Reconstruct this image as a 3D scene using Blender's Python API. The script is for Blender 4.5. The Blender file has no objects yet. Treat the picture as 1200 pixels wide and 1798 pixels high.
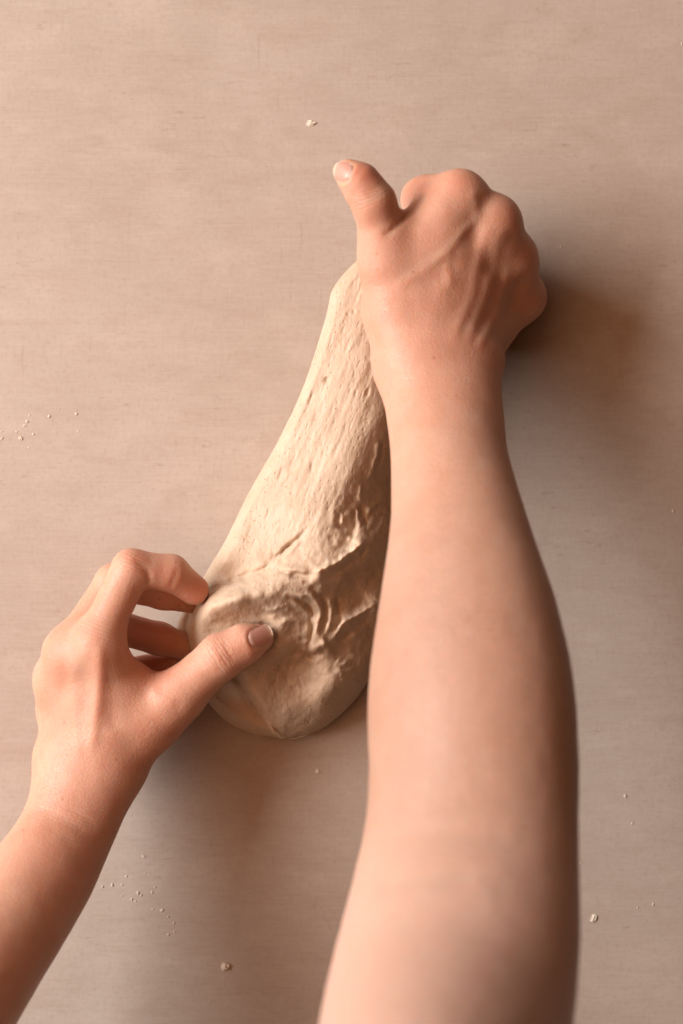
import bpy, math, random
import numpy as np

sc = bpy.context.scene
# ------------------------------------------------------------------ camera, world, lamps, exposure
S0 = 340.0 / 1200.0      # mm on the table per photo pixel
HC = 720.0               # camera height above the table, mm

cam_d = bpy.data.cameras.new('camera')
cam = bpy.data.objects.new('camera', cam_d)
sc.collection.objects.link(cam)
cam.location = (0, 0, HC / 1000)
cam.rotation_euler = (0, 0, 0)
cam_d.sensor_fit = 'HORIZONTAL'
cam_d.sensor_width = 24.0
cam_d.lens = 24.0 * HC / 340.0
cam_d.clip_start = 0.02
cam_d.clip_end = 50
cam_d.dof.use_dof = True
cam_d.dof.focus_distance = (HC - 32) / 1000
cam_d.dof.aperture_fstop = 5.0
sc.camera = cam

world = bpy.data.worlds.new('World')
sc.world = world
world.use_nodes = True
bg = world.node_tree.nodes['Background']
bg.inputs['Color'].default_value = (1.0, 0.42, 0.18, 1)
bg.inputs['Strength'].default_value = 0.035

def area(name, loc, target, size, size_y, power, color):
    d = bpy.data.lights.new(name, 'AREA')
    d.shape = 'RECTANGLE'; d.size = size; d.size_y = size_y
    d.energy = power; d.color = color
    o = bpy.data.objects.new(name, d)
    sc.collection.objects.link(o)
    o.location = loc
    from mathutils import Vector
    v = Vector(target) - Vector(loc)
    o.rotation_euler = v.to_track_quat('-Z', 'Y').to_euler()
    return o
area('window_light', (-1.58, 0.44, 1.06), (-0.02, 0.0, 0.03), 1.40, 0.90, 64.0, (1.0, 0.99, 0.975))
area('ceiling_bounce', (-0.85, 0.20, 1.60), (0.0, 0.0, 0.0), 1.6, 1.6, 14.0, (1.0, 0.50, 0.27))

sc.view_settings.view_transform = 'Standard'
sc.view_settings.look = 'None'
sc.view_settings.exposure = 0.20
sc.view_settings.gamma = 1.0

# ------------------------------------------------------------------ small numeric helpers (mm)
def P(px, py, z):
    k = S0 * (1 - z / HC)
    return np.array([(px - 600) * k, (899 - py) * k, z], dtype=np.float64)

def to_px(Q):
    k = S0 * (1 - Q[:, 2] / HC)
    return 600 + Q[:, 0] / k, 899 - Q[:, 1] / k

def smin(a, b, k):
    h = np.maximum(k - np.abs(a - b), 0.0) / k
    return np.minimum(a, b) - h * h * k * 0.25

def nrm(v):
    v = np.asarray(v, float)
    return v / np.linalg.norm(v)

def hash3(i, j, k, seed):
    n = (i * 374761393 + j * 668265263 + k * 2147483647 + seed * 974634241) & 0xffffffff
    n = ((n ^ (n >> 13)) * 1274126177) & 0xffffffff
    n = ((n ^ (n >> 16)) * 2246822519) & 0xffffffff
    return ((n ^ (n >> 15)) & 0xffff) / 65535.0

def vnoise(x, y, z=None, seed=0):
    if z is None: z = np.zeros_like(x)
    xi, yi, zi = np.floor(x).astype(np.int64), np.floor(y).astype(np.int64), np.floor(z).astype(np.int64)
    fx, fy, fz = x - xi, y - yi, z - zi
    fx, fy, fz = [f * f * f * (f * (f * 6 - 15) + 10) for f in (fx, fy, fz)]
    r = 0
    for a in (0, 1):
        for b in (0, 1):
            for c in (0, 1):
                w = (fx if a else 1 - fx) * (fy if b else 1 - fy) * (fz if c else 1 - fz)
                r = r + w * hash3(xi + a, yi + b, zi + c, seed)
    return r * 2 - 1

def smoothstep(a, b, x):
    t = np.clip((x - a) / (b - a), 0, 1)
    return t * t * (3 - 2 * t)

def poly_dist(x, y, pts):
    """distance to a 2-D polyline, position along it 0..1, signed side (left +)"""
    best = np.full(x.shape, 1e9); tt = np.zeros(x.shape); sd = np.zeros(x.shape)
    pts = np.asarray(pts, float)
    seg = np.linalg.norm(np.diff(pts, axis=0), axis=1); tot = seg.sum(); acc = 0
    for i in range(len(pts) - 1):
        a, b = pts[i], pts[i + 1]; d = b - a
        t = np.clip(((x - a[0]) * d[0] + (y - a[1]) * d[1]) / (d @ d), 0, 1)
        ex, ey = x - a[0] - t * d[0], y - a[1] - t * d[1]
        q = np.hypot(ex, ey)
        m = q < best
        best = np.where(m, q, best)
        tt = np.where(m, (acc + t * seg[i]) / tot, tt)
        sd = np.where(m, np.sign(d[0] * ey - d[1] * ex), sd)
        acc += seg[i]
    return best, tt, sd

def catmull(pts, n):
    pts = np.asarray(pts, float)
    p = np.vstack([2 * pts[0] - pts[1], pts, 2 * pts[-1] - pts[-2]])
    out = []
    for i in range(len(pts) - 1):
        a, b, c, d = p[i:i + 4]
        for t in np.arange(n) / n:
            out.append(0.5 * (2 * b + (c - a) * t + (2 * a - 5 * b + 4 * c - d) * t * t + (3 * b - a - 3 * c + d) * t ** 3))
    out.append(pts[-1])
    return np.array(out)

# ------------------------------------------------------------------ implicit surfaces
class Cone:
    """tapered capsule, optionally flattened along n by factor f"""
    def __init__(s, a, b, ra, rb, n=None, f=1.0):
        s.a, s.b, s.ra, s.rb = np.asarray(a, float), np.asarray(b, float), ra, rb
        s.n = None if n is None else nrm(n); s.f = f
        s.c = (s.a + s.b) / 2; s.R = np.linalg.norm(s.b - s.a) / 2 + max(ra, rb)
        ab = s.b - s.a
        if s.n is not None:
            ab = ab + s.n * (ab @ s.n) * (1 / f - 1)
        s.ab = ab; s.l2 = max(ab @ ab, 1e-9)
    def __call__(s, Q):
        q = Q - s.a
        if s.n is not None:
            q = q + np.outer(q @ s.n, s.n) * (1 / s.f - 1)
        t = np.clip((q @ s.ab) / s.l2, 0, 1)
        e = q - t[:, None] * s.ab
        d = np.sqrt((e * e).sum(1)) - (s.ra + (s.rb - s.ra) * t)
        return d * (s.f ** 0.5 if s.n is not None else 1.0)

class Tube:
    """swept ellipse: rows (point, half width, half height), width axis given by side"""
    def __init__(s, rows, sub=7, tilt=None):
        R = np.array([list(r[0]) + [r[1], r[2]] for r in rows], float)
        D = catmull(R, sub)
        s.p, s.w, s.h = D[:, :3], D[:, 3], D[:, 4]
        s.tl = np.zeros(len(D))                       # twist of the oval section along the limb
        if tilt: s.tl = np.radians(tilt[2]) * smoothstep(tilt[0], tilt[1], np.arange(len(D)) / sub)
        c2, s2 = np.cos(s.tl) ** 2, np.sin(s.tl) ** 2
        s.w = np.sqrt(np.maximum(s.w ** 2 - s.h ** 2 * s2, 1) / c2)
        s.c = (s.p.min(0) + s.p.max(0)) / 2; s.R = np.linalg.norm(s.p.max(0) - s.p.min(0)) / 2 + s.w.max()
    def __call__(s, Q):
        if not hasattr(s, 'mid'):
            s.mid = (s.p[1:] + s.p[:-1]) / 2; s.ab = s.p[1:] - s.p[:-1]; s.L = np.linalg.norm(s.ab, axis=1)
            s.rw = np.maximum(np.maximum(s.w[1:], s.w[:-1]), np.maximum(s.h[1:], s.h[:-1]))
            s.tg = np.vstack([s.ab[:1], s.p[2:] - s.p[:-2], s.ab[-1:]]); s.tg /= np.linalg.norm(s.tg, axis=1)[:, None]
            s.rn = np.minimum(np.minimum(s.w[1:], s.w[:-1]), np.minimum(s.h[1:], s.h[:-1]))
        n = len(s.L)
        c = Q.mean(0); rad = np.linalg.norm(Q - c, axis=1).max()
        dm = np.linalg.norm(s.mid - c, axis=1)
        lower = dm - s.L / 2 - s.rw - rad; upper = (dm - s.rn + s.L / 2 + rad).min()
        keep = np.where(lower <= upper)[0]
        if lower.min() > 40: return np.full(len(Q), lower.min())
        best = np.full(len(Q), 1e18); tau = np.zeros(len(Q))
        for i in keep:
            q = Q - s.p[i]
            t = np.clip(q @ s.ab[i] / s.L[i] ** 2, 0, 1)
            e = q - t[:, None] * s.ab[i]
            dd = (e * e).sum(1)
            m = dd < best
            best[m] = dd[m]; tau[m] = i + t[m]
        i = np.minimum(tau.astype(int), n - 1); t = (tau - i)[:, None]
        e = Q - (s.p[i] + s.ab[i] * t)
        ax = s.tg[i] * (1 - t) + s.tg[i + 1] * t
        ax /= np.sqrt((ax * ax).sum(1))[:, None]
        side = np.stack([ax[:, 1], -ax[:, 0], np.zeros(len(Q))], 1); side /= np.hypot(side[:, 0], side[:, 1])[:, None]
        along = (e * ax).sum(1)
        e = e - ax * along[:, None]
        u = (e * side).sum(1); r2 = (e * e).sum(1)
        v = (e * np.cross(side, ax)).sum(1)
        t = t[:, 0]
        a = s.tl[i] + (s.tl[i + 1] - s.tl[i]) * t; ca, sa = np.cos(a), np.sin(a)
        u, v = u * ca - v * sa, v * ca + u * sa
        v2 = v * v
        w = s.w[i] + (s.w[i + 1] - s.w[i]) * t; h = s.h[i] + (s.h[i + 1] - s.h[i]) * t
        r = np.sqrt(r2) + 1e-9
        d = r - r / np.sqrt(u * u / (w * w) + v2 / (h * h) + 1e-12)
        end = (tau <= 0) | (tau >= n)
        return np.where(end, np.sqrt(np.maximum(d + 6, 0) ** 2 + along ** 2) - 6 + np.minimum(d + 6, 0), d)

class Group:
    def __init__(s, parts, k):
        s.parts, s.k = parts, k
        lo = np.min([p.c - p.R for p in parts], axis=0); hi = np.max([p.c + p.R for p in parts], axis=0)
        s.c = (lo + hi) / 2; s.R = np.linalg.norm(hi - lo) / 2
    def __call__(s, Q):
        c = Q.mean(0); rad = np.linalg.norm(Q - c, axis=1).max()
        d = None
        far = 1e9
        for p in s.parts:
            gap = np.linalg.norm(p.c - c) - p.R - rad
            if gap > s.k + 12:
                far = min(far, gap); continue
            e = p(Q)
            d = e if d is None else smin(d, e, s.k)
        if d is None: return np.full(len(Q), far if far < 1e8 else 1e3)
        return d

def feature(Q, feats):
    """grooves (+) and ridges (-) drawn on the upper side of a hand: (pts px, width px, depth mm, zmin)"""
    px, py = to_px(Q)
    out = np.zeros(len(Q))
    for pts, w, dep, zmin in feats:
        pts = np.asarray(pts, float)
        if px.max() < pts[:, 0].min() - 3 * w or px.min() > pts[:, 0].max() + 3 * w: continue
        if py.max() < pts[:, 1].min() - 3 * w or py.min() > pts[:, 1].max() + 3 * w: continue
        d, t, _ = poly_dist(px, py, pts)
        taper = smoothstep(0, .18, t) * smoothstep(1, .82, t) if len(pts) > 2 else 1
        out += dep * np.exp(-(d / w) ** 2) * taper * smoothstep(zmin - 2, zmin + 4, Q[:, 2])
    return out

def surface_nets(f, lo, hi, h=1.0, B=24):
    lo = np.asarray(lo, float)
    nb = np.ceil((np.asarray(hi) - lo) / (h * B)).astype(int)
    g = np.arange(B + 2)
    I, J, K = np.meshgrid(g, g, g, indexing='ij')
    keys, verts, quads_raw = [], [], []
    def key(i, j, k): return (i * 4096 + j) * 4096 + k
    diag = h * (B + 1) * math.sqrt(3) / 2
    cs = [np.array([a, b, c]) for a in range(nb[0]) for b in range(nb[1]) for c in range(nb[2])]
    for blk in cs:
        o = blk * B
        cen = lo + (o + (B + 1) / 2) * h
        d0 = f(cen[None])[0]
        if abs(d0) > diag * 1.5 + 6: continue
        Q = np.stack([(I + o[0]).ravel(), (J + o[1]).ravel(), (K + o[2]).ravel()], 1) * h + lo
        D = f(Q).reshape(B + 2, B + 2, B + 2)
        sg = D < 0
        c8 = [sg[a:a + B + 1, b:b + B + 1, c:c + B + 1] for a in (0, 1) for b in (0, 1) for c in (0, 1)]
        anyv = np.logical_or.reduce(c8); allv = np.logical_and.reduce(c8)
        act = anyv & ~allv
        if not act.any(): continue
        act2 = act[:B, :B, :B]
        idx = np.argwhere(act2)
        if len(idx):
            acc = np.zeros((len(idx), 3)); cnt = np.zeros(len(idx))
            i, j, k = idx.T
            for ax in range(3):
                for a in (0, 1):
                    for b in (0, 1):
                        off0 = [0, 0, 0]; oth = [q for q in range(3) if q != ax]
                        off0[oth[0]] = a; off0[oth[1]] = b
                        off1 = list(off0); off1[ax] = 1
                        v0 = D[i + off0[0], j + off0[1], k + off0[2]]; v1 = D[i + off1[0], j + off1[1], k + off1[2]]
                        m = (v0 < 0) != (v1 < 0)
                        t = np.where(m, v0 / np.where(m, v0 - v1, 1), 0)
                        pt = np.zeros((len(idx), 3)) + off0
                        pt[:, ax] += t
                        acc[m] += pt[m]; cnt[m] += 1
            vp = (idx + o + acc / cnt[:, None]) * h + lo
            keys.append(key(i + o[0], j + o[1], k + o[2])); verts.append(vp)
        # edges owned by this block (need neighbours with lower index -> via keys)
        for ax in range(3):
            s0 = sg[:B, :B, :B]
            sl = [slice(0, B)] * 3; sl[ax] = slice(1, B + 1)
            s1 = sg[tuple(sl)]
            e = np.argwhere(s0 != s1)
            if not len(e): continue
            flip = s0[tuple(e.T)]
            e = e + o
            b1, b2 = [(1, 2), (2, 0), (0, 1)][ax]
            u = np.zeros(3, int); u[b1] = 1
            v = np.zeros(3, int); v[b2] = 1
            q = [key(*(e - u - v).T), key(*(e - v).T), key(*e.T), key(*(e - u).T)]
            q = np.stack(q, 1)
            q[~flip] = q[~flip][:, ::-1]
            quads_raw.append(q)
    keys = np.concatenate(keys); verts = np.concatenate(verts); qr = np.concatenate(quads_raw)
    order = np.argsort(keys); keys = keys[order]; verts = verts[order]
    pos = np.clip(np.searchsorted(keys, qr), 0, len(keys) - 1)
    ok = (keys[pos] == qr).all(1)
    return verts, pos[ok]

def relax(V, F, it, mask=None):
    """laplacian smoothing (keeps volume by a second, negative pass)"""
    E = np.concatenate([F[:, [0, 1]], F[:, [1, 2]], F[:, [2, 3]], F[:, [3, 0]]])
    E = np.concatenate([E, E[:, ::-1]])
    cnt = np.bincount(E[:, 0], minlength=len(V))[:, None].astype(float)
    for _ in range(it):
        for lam in (0.55, -0.56):
            A = np.stack([np.bincount(E[:, 0], V[E[:, 1], c], minlength=len(V)) for c in range(3)], 1) / np.maximum(cnt, 1)
            d = (A - V) * lam
            V = V + (d if mask is None else d * mask[:, None])
    return V

def vnormals(V, F):
    n = np.cross(V[F[:, 2]] - V[F[:, 0]], V[F[:, 3]] - V[F[:, 1]])
    N = np.zeros_like(V)
    for c in range(4):
        for a in range(3):
            N[:, a] += np.bincount(F[:, c], n[:, a], minlength=len(V))
    return N / (np.linalg.norm(N, axis=1, keepdims=True) + 1e-12)

def mesh_object(name, V, F, mat, attrs=None, smooth=True):
    me = bpy.data.meshes.new(name)
    V = np.asarray(V, np.float32) / 1000.0
    me.vertices.add(len(V)); me.vertices.foreach_set('co', V.ravel())
    F = np.asarray(F, np.int32); n = F.shape[1]
    me.loops.add(F.size); me.loops.foreach_set('vertex_index', F.ravel())
    me.polygons.add(len(F)); me.polygons.foreach_set('loop_start', np.arange(len(F), dtype=np.int32) * n)
    me.polygons.foreach_set('use_smooth', np.full(len(F), bool(smooth)))
    me.update(calc_edges=True); me.validate()
    for k, a in (attrs or {}).items():
        at = me.attributes.new(k, 'FLOAT', 'POINT'); at.data.foreach_set('value', np.asarray(a, np.float32))
    me.materials.append(mat)
    o = bpy.data.objects.new(name, me); sc.collection.objects.link(o)
    return o

# ------------------------------------------------------------------ materials
def new_mat(name):
    m = bpy.data.materials.new(name); m.use_nodes = True
    nt = m.node_tree; b = nt.nodes['Principled BSDF']
    return m, nt, b
class NT:
    def __init__(s, nt): s.nt = nt
    def n(s, t, **kw):
        x = s.nt.nodes.new(t)
        for k, v in kw.items():
            if k in x.inputs.keys(): x.inputs[k].default_value = v
            else: setattr(x, k, v)
        return x
    def l(s, a, b): s.nt.links.new(a, b)
    def noise(s, vec, scale, detail=4, rough=.55, dist=0.0):
        x = s.n('ShaderNodeTexNoise', Scale=scale, Detail=detail, Roughness=rough, Distortion=dist); s.l(vec, x.inputs['Vector']); return x.outputs['Fac']
    def mapping(s, vec, scale=(1, 1, 1), rot=(0, 0, 0), loc=(0, 0, 0)):
        x = s.n('ShaderNodeMapping'); x.inputs['Scale'].default_value = scale; x.inputs['Rotation'].default_value = rot; x.inputs['Location'].default_value = loc
        s.l(vec, x.inputs['Vector']); return x.outputs['Vector']
    def rng(s, v, a, b, c=0., d=1.):
        x = s.n('ShaderNodeMapRange'); x.interpolation_type = 'SMOOTHSTEP'
        for i, q in enumerate((a, b, c, d)): x.inputs[i + 1].default_value = q
        s.l(v, x.inputs[0]); return x.outputs[0]
    def math(s, op, a, b=0.0):
        x = s.n('ShaderNodeMath'); x.operation = op
        for i, q in enumerate((a, b)):
            if isinstance(q, (int, float)): x.inputs[i].default_value = q
            else: s.l(q, x.inputs[i])
        return x.outputs[0]
    def mix(s, f, a, b, mode='MIX'):
        x = s.n('ShaderNodeMix'); x.data_type = 'RGBA'; x.blend_type = mode
        for sock, q in ((x.inputs[0], f), (x.inputs[6], a), (x.inputs[7], b)):
            if isinstance(q, (int, float)): sock.default_value = q
            elif isinstance(q, tuple): sock.default_value = q + (1,)
            else: s.l(q, sock)
        return x.outputs[2]
    def bump(s, h, strength, dist, normal=None):
        x = s.n('ShaderNodeBump'); x.inputs['Strength'].default_value = strength; x.inputs['Distance'].default_value = dist
        s.l(h, x.inputs['Height'])
        if normal is not None: s.l(normal, x.inputs['Normal'])
        return x.outputs['Normal']
    def attr(s, name):
        x = s.n('ShaderNodeAttribute'); x.attribute_name = name; return x.outputs['Fac']
    def obj(s): return s.n('ShaderNodeTexCoord').outputs['Object']

def mat_table():
    m, nt, b = new_mat('painted_board'); N = NT(nt); o = N.obj()
    streak = N.noise(N.mapping(o, (9, 260, 1), (0, 0, math.radians(1.5))), 1.0, 6, .65)
    fine = N.noise(N.mapping(o, (60, 900, 1), (0, 0, math.radians(-1))), 1.0, 3, .6)
    vert = N.noise(N.mapping(o, (420, 32, 1)), 1.0, 4, .6)
    blotch = N.noise(o, 9.0, 5, .6, .4)
    blotch2 = N.noise(N.mapping(o, (1, 1.6, 1), loc=(3, 5, 0)), 26.0, 5, .65, .3)
    iso = N.noise(o, 420.0, 4, .65)
    mid = N.noise(N.mapping(o, (30, 95, 1), (0, 0, math.radians(2)), (1, 9, 0)), 1.0, 6, .68, .6)
    weave = N.noise(N.mapping(o, (900, 110, 1), (0, 0, math.radians(1))), 1.0, 3, .6)
    c = N.mix(N.rng(blotch, .32, .7), (0.417, 0.330, 0.272), (0.469, 0.379, 0.319))
    c = N.mix(N.math('MULTIPLY', N.rng(blotch2, .45, .75), .6), c, (0.505, 0.409, 0.342))
    c = N.mix(N.math('MULTIPLY', N.rng(mid, .45, .72), .42), c, (0.386, 0.281, 0.219))
    c = N.mix(N.math('MULTIPLY', N.rng(streak, .45, .75), .14), c, (0.376, 0.276, 0.215))
    c = N.mix(N.math('MULTIPLY', N.rng(fine, .42, .72), .20), c, (0.556, 0.453, 0.378))
    c = N.mix(N.math('MULTIPLY', N.rng(weave, .45, .72), .14), c, (0.350, 0.251, 0.194))
    c = N.mix(N.math('MULTIPLY', N.rng(iso, .48, .72), .32), c, (0.350, 0.246, 0.189))
    # worn marks: short reddish flecks and hairline vertical scuffs
    spots = N.noise(N.mapping(o, (85, 230, 1), (0, 0, .12)), 1.0, 4, .72)
    gate = N.rng(N.noise(o, 13.0, 3, .6), .47, .62)
    c = N.mix(N.math('MULTIPLY', N.math('MULTIPLY', N.rng(spots, .58, .74), gate), .5), c, (.24, .135, .095))
    scuff = N.math('MULTIPLY', N.rng(vert, .6, .72), N.rng(N.noise(N.mapping(o, loc=(7, 2, 0)), 17.0, 3, .6), .5, .64))
    c = N.mix(N.math('MULTIPLY', scuff, .24), c, (.26, .165, .125))
    N.l(c, b.inputs['Base Color'])
    b.inputs['Roughness'].default_value = .62
    b.inputs['Specular IOR Level'].default_value = .3
    h = N.math('ADD', N.math('MULTIPLY', streak, .6), N.math('ADD', N.math('MULTIPLY', fine, .4), N.math('MULTIPLY', spots, -.3)))
    N.l(N.bump(N.math('ADD', h, N.math('MULTIPLY', iso, .5)), .25, .0005), b.inputs['Normal'])
    return m

def mat_skin():
    m, nt, b = new_mat('skin'); N = NT(nt); o = N.obj()
    red = N.attr('red'); wm = N.attr('wm'); ws = N.attr('ws'); blue = N.attr('blue'); tan = N.attr('tan')
    mott = N.noise(o, 55.0, 5, .6, .2)
    mott2 = N.noise(o, 210.0, 4, .6)
    c = N.mix(N.rng(mott, .3, .72), (.425, .246, .172), (.452, .275, .198))
    c2 = N.mix(N.rng(mott, .3, .72), (.585, .315, .217), (.625, .368, .264))
    c = N.mix(N.math('MAXIMUM', tan, 0.0), c, c2)
    c = N.mix(N.math('MAXIMUM', N.math('MULTIPLY', tan, -1.0), 0.0), c, (.560, .355, .275))
    c = N.mix(N.math('MULTIPLY', N.rng(mott2, .45, .75), .22), c, (.60, .305, .20))
    c = N.mix(N.math('MULTIPLY', red, .8), c, (.53, .19, .11))
    c = N.mix(N.math('MULTIPLY', blue, .5), c, (.43, .36, .27))
    vor = N.n('ShaderNodeTexVoronoi', Scale=120.0); N.l(N.mapping(o, (1, 1, 1)), vor.inputs['Vector'])
    sel = N.n('ShaderNodeSeparateColor'); N.l(vor.outputs['Color'], sel.inputs[0])
    fr = N.math('MULTIPLY', N.rng(vor.outputs['Distance'], .12, .03), N.rng(sel.outputs[0], .68, .72))
    c = N.mix(N.math('MULTIPLY', fr, .6), c, (.38, .14, .075))
    N.l(c, b.inputs['Base Color'])
    b.inputs['Subsurface Weight'].default_value = .75
    b.inputs['Subsurface Radius'].default_value = (1.0, .29, .13)
    b.inputs['Subsurface Scale'].default_value = .0075
    b.inputs['Roughness'].default_value = .44
    b.inputs['Specular IOR Level'].default_value = .38
    # fine skin cells + wrinkles that run across the joints
    cell = N.n('ShaderNodeTexVoronoi', Scale=620.0); cell.feature = 'DISTANCE_TO_EDGE'; N.l(o, cell.inputs['Vector'])
    cellh = N.rng(cell.outputs['Distance'], 0, .12)
    grain = N.noise(o, 700.0, 3, .6)
    wave = N.math('SINE', N.math('ADD', N.math('MULTIPLY', ws, .95), N.math('MULTIPLY', N.noise(o, 230.0, 3, .6), 8.0)))
    wave = N.math('MULTIPLY', N.rng(wave, -1.0, -.4), wm)
    h = N.math('ADD', N.math('MULTIPLY', cellh, .20), N.math('ADD', N.math('MULTIPLY', grain, .55), N.math('MULTIPLY', wave, .9)))
    N.l(N.bump(h, .6, .0006), b.inputs['Normal'])
    return m

def mat_nail():
    m, nt, b = new_mat('nail'); N = NT(nt)
    t = N.attr('tip')
    c = N.mix(N.rng(t, .80, .88), (.58, .29, .225), (.62, .41, .30))
    c = N.mix(N.math('MULTIPLY', N.rng(t, .22, .05), .5), c, (.70, .50, .44))
    N.l(c, b.inputs['Base Color'])
    b.inputs['Subsurface Weight'].default_value = .3
    b.inputs['Subsurface Scale'].default_value = .002
    b.inputs['Roughness'].default_value = .38
    b.inputs['Specular IOR Level'].default_value = .5
    w = N.noise(N.mapping(N.obj(), (300, 300, 300)), 1.0, 2, .5)
    N.l(N.bump(w, .1, .0002), b.inputs['Normal'])
    return m

def mat_dough():
    m, nt, b = new_mat('raw_dough'); N = NT(nt); o = N.obj()
    al = N.mapping(o, (1, .22, .6), (0, 0, math.radians(20)))   # fibres follow the pull
    mott = N.noise(o, 60.0, 5, .6, .3)
    c = N.mix(N.rng(mott, .3, .7), (.525, .385, .272), (.585, .455, .338))
    c = N.mix(N.math('MULTIPLY', N.rng(N.noise(al, 330.0, 4, .65), .55, .75), .3), c, (.50, .325, .20))
    vor = N.n('ShaderNodeTexVoronoi', Scale=420.0); N.l(o, vor.inputs['Vector'])
    sel = N.n('ShaderNodeSeparateColor'); N.l(vor.outputs['Color'], sel.inputs[0])
    br = N.math('MULTIPLY', N.rng(vor.outputs['Distance'], .26, .08), N.rng(sel.outputs[0], .72, .76))
    c = N.mix(N.math('MULTIPLY', br, .75), c, (.33, .16, .085))     # flecks of bran
    N.l(c, b.inputs['Base Color'])
    b.inputs['Subsurface Weight'].default_value = .5
    b.inputs['Subsurface Radius'].default_value = (1.0, .6, .35)
    b.inputs['Subsurface Scale'].default_value = .003
    b.inputs['Roughness'].default_value = .58
    b.inputs['Specular IOR Level'].default_value = .35
    fib = N.noise(al, 520.0, 5, .7)
    pit = N.n('ShaderNodeTexVoronoi', Scale=520.0); N.l(N.mapping(o, (1, .55, .8), (0, 0, math.radians(20))), pit.inputs['Vector'])
    pits = N.rng(pit.outputs['Distance'], .34, .05)
    h = N.math('SUBTRACT', N.math('MULTIPLY', fib, 1.0), N.math('MULTIPLY', pits, .35))
    h = N.math('ADD', h, N.math('MULTIPLY', N.noise(al, 210.0, 4, .6), .7))
    N.l(N.bump(h, .42, .0008), b.inputs['Normal'])
    return m

def mat_crumb():
    m, nt, b = new_mat('dry_dough'); N = NT(nt); o = N.obj()
    c = N.mix(N.noise(o, 400.0, 3, .6), (.60, .50, .39), (.74, .65, .53))
    N.l(c, b.inputs['Base Color']); b.inputs['Roughness'].default_value = .8
    N.l(N.bump(N.noise(o, 1500.0, 3, .6), .5, .0004), b.inputs['Normal'])
    return m

M_table, M_skin, M_nail, M_dough, M_crumb = mat_table(), mat_skin(), mat_nail(), mat_dough(), mat_crumb()

# ------------------------------------------------------------------ the board everything lies on
def build_table():
    x, y = 900.0, 900.0
    V = np.array([[-x, -y, 0], [x, -y, 0], [x, y, 0], [-x, y, 0],
                  [-x, -y, -18], [x, -y, -18], [x, y, -18], [-x, y, -18]], float)
    F = np.array([[0, 1, 2, 3], [7, 6, 5, 4], [0, 4, 5, 1], [1, 5, 6, 2], [2, 6, 7, 3], [3, 7, 4, 0]])
    o = mesh_object('tabletop', V, F, M_table, smooth=False)
    o['kind'] = 'structure'; o['label'] = 'beige brushed board with faint horizontal streaks and worn flecks'
    return o
build_table()

# ------------------------------------------------------------------ right hand and arm
def finger(joints, radii, k=3.0, nail_flat=None):
    return Group([Cone(joints[i], joints[i + 1], radii[i], radii[i + 1]) for i in range(len(joints) - 1)], k)

class Body:
    """palm parts blended widely, fingers kept apart from one another, then grooves and veins"""
    def __init__(s, palm, fingers, arm, feats, kp=11, kf=7, ka=14, kff=1.6):
        s.palm = Group(palm, kp); s.fingers = fingers; s.arm = arm; s.feats = feats
        s.kp, s.kf, s.ka, s.kff = kp, kf, ka, kff
    def base(s, Q):
        d = smin(s.palm(Q), s.arm(Q), s.ka)
        f = None
        c = Q.mean(0); rad = np.linalg.norm(Q - c, axis=1).max()
        for g in s.fingers:
            if np.linalg.norm(g.c - c) - g.R - rad > 20: continue
            e = g(Q); f = e if f is None else smin(f, e, s.kff)
        return d if f is None else smin(d, f, s.kf)
    def __call__(s, Q):
        d = s.base(Q)
        if len(Q) > 1 and np.abs(d).min() < 6:
            d = d + feature(Q, s.feats)
        return d

def rows_from_outline(data):
    out = []
    for y, L, R, z, b in data:
        k = S0 * (1 - z / HC)
        out.append((P((L + R) / 2, y, z), (R - L) / 2 * k, b))
    return out

R_ARM = Tube(rows_from_outline([
    (640, 663, 882, 66, 18), (690, 673, 882, 72, 19), (740, 681, 886, 81, 19.5), (790, 686, 891, 91, 20),
    (850, 687, 903, 104, 21.5), (930, 684, 926, 119, 23.5), (1010, 672, 951, 131, 26), (1090, 660, 976, 141, 28.5),
    (1180, 649, 997, 150, 30.5), (1260, 646, 1007, 157, 32), (1350, 649, 1011, 164, 32), (1430, 646, 1010, 171, 32),
    (1490, 638, 1010, 178, 32), (1560, 623, 1011, 187, 33), (1660, 599, 1010, 204, 35), (1798, 567, 999, 230, 38),
    (1990, 530, 985, 275, 42), (2300, 470, 960, 342, 47)]), tilt=(2.5, 6.5, 26))

rW = P(775, 690, 70)
rM = [P(812, 346, 67), P(871, 386, 63.5), P(899, 452, 53), P(919, 522, 38)]
pn = nrm([.42, 0, .91])                      # back of the hand faces up and a little right
def down(p, a, b, c): return p + np.array([a, b, c], float)
r_palm = [
    Cone(P(735, 620, 68), rM[0], 13.5, 9.4, pn, .85), Cone(P(765, 620, 68), rM[1], 13.5, 9.6, pn, .85),
    Cone(P(800, 620, 62), rM[2], 13, 9.2, pn, .85), Cone(P(828, 615, 55), rM[3], 12.5, 8.8, pn, .85),
    Cone(P(740, 600, 56), P(790, 420, 54), 14, 12), Cone(P(815, 600, 46), P(862, 490, 40), 13, 11.5),
    # flesh between neighbouring knuckles
    Cone(P(806, 375, 67), P(862, 412, 64), 8.8, 8.8), Cone(P(866, 410, 63), P(892, 462, 53), 8.8, 8.6), Cone(P(896, 462, 52), P(914, 520, 41), 8.4, 8.2),
    Cone(P(800, 346, 66), P(752, 345, 52), 9.0, 8.8),
    # thumb base
    Cone(P(716, 640, 62), P(692, 540, 62), 11.0, 11.6), Cone(P(692, 540, 62), P(687, 455, 67), 11.8, 10.6),
    # web between thumb and index
    Cone(P(692, 480, 66), P(762, 405, 68), 11.5, 9.5), Cone(P(686, 445, 69), P(770, 385, 68), 9.5, 9.0),
    Cone(P(705, 560, 65), P(775, 450, 66), 12.5, 12),
    Cone(P(692, 452, 65), P(744, 394, 60), 8.4, 7.2),
]
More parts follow.
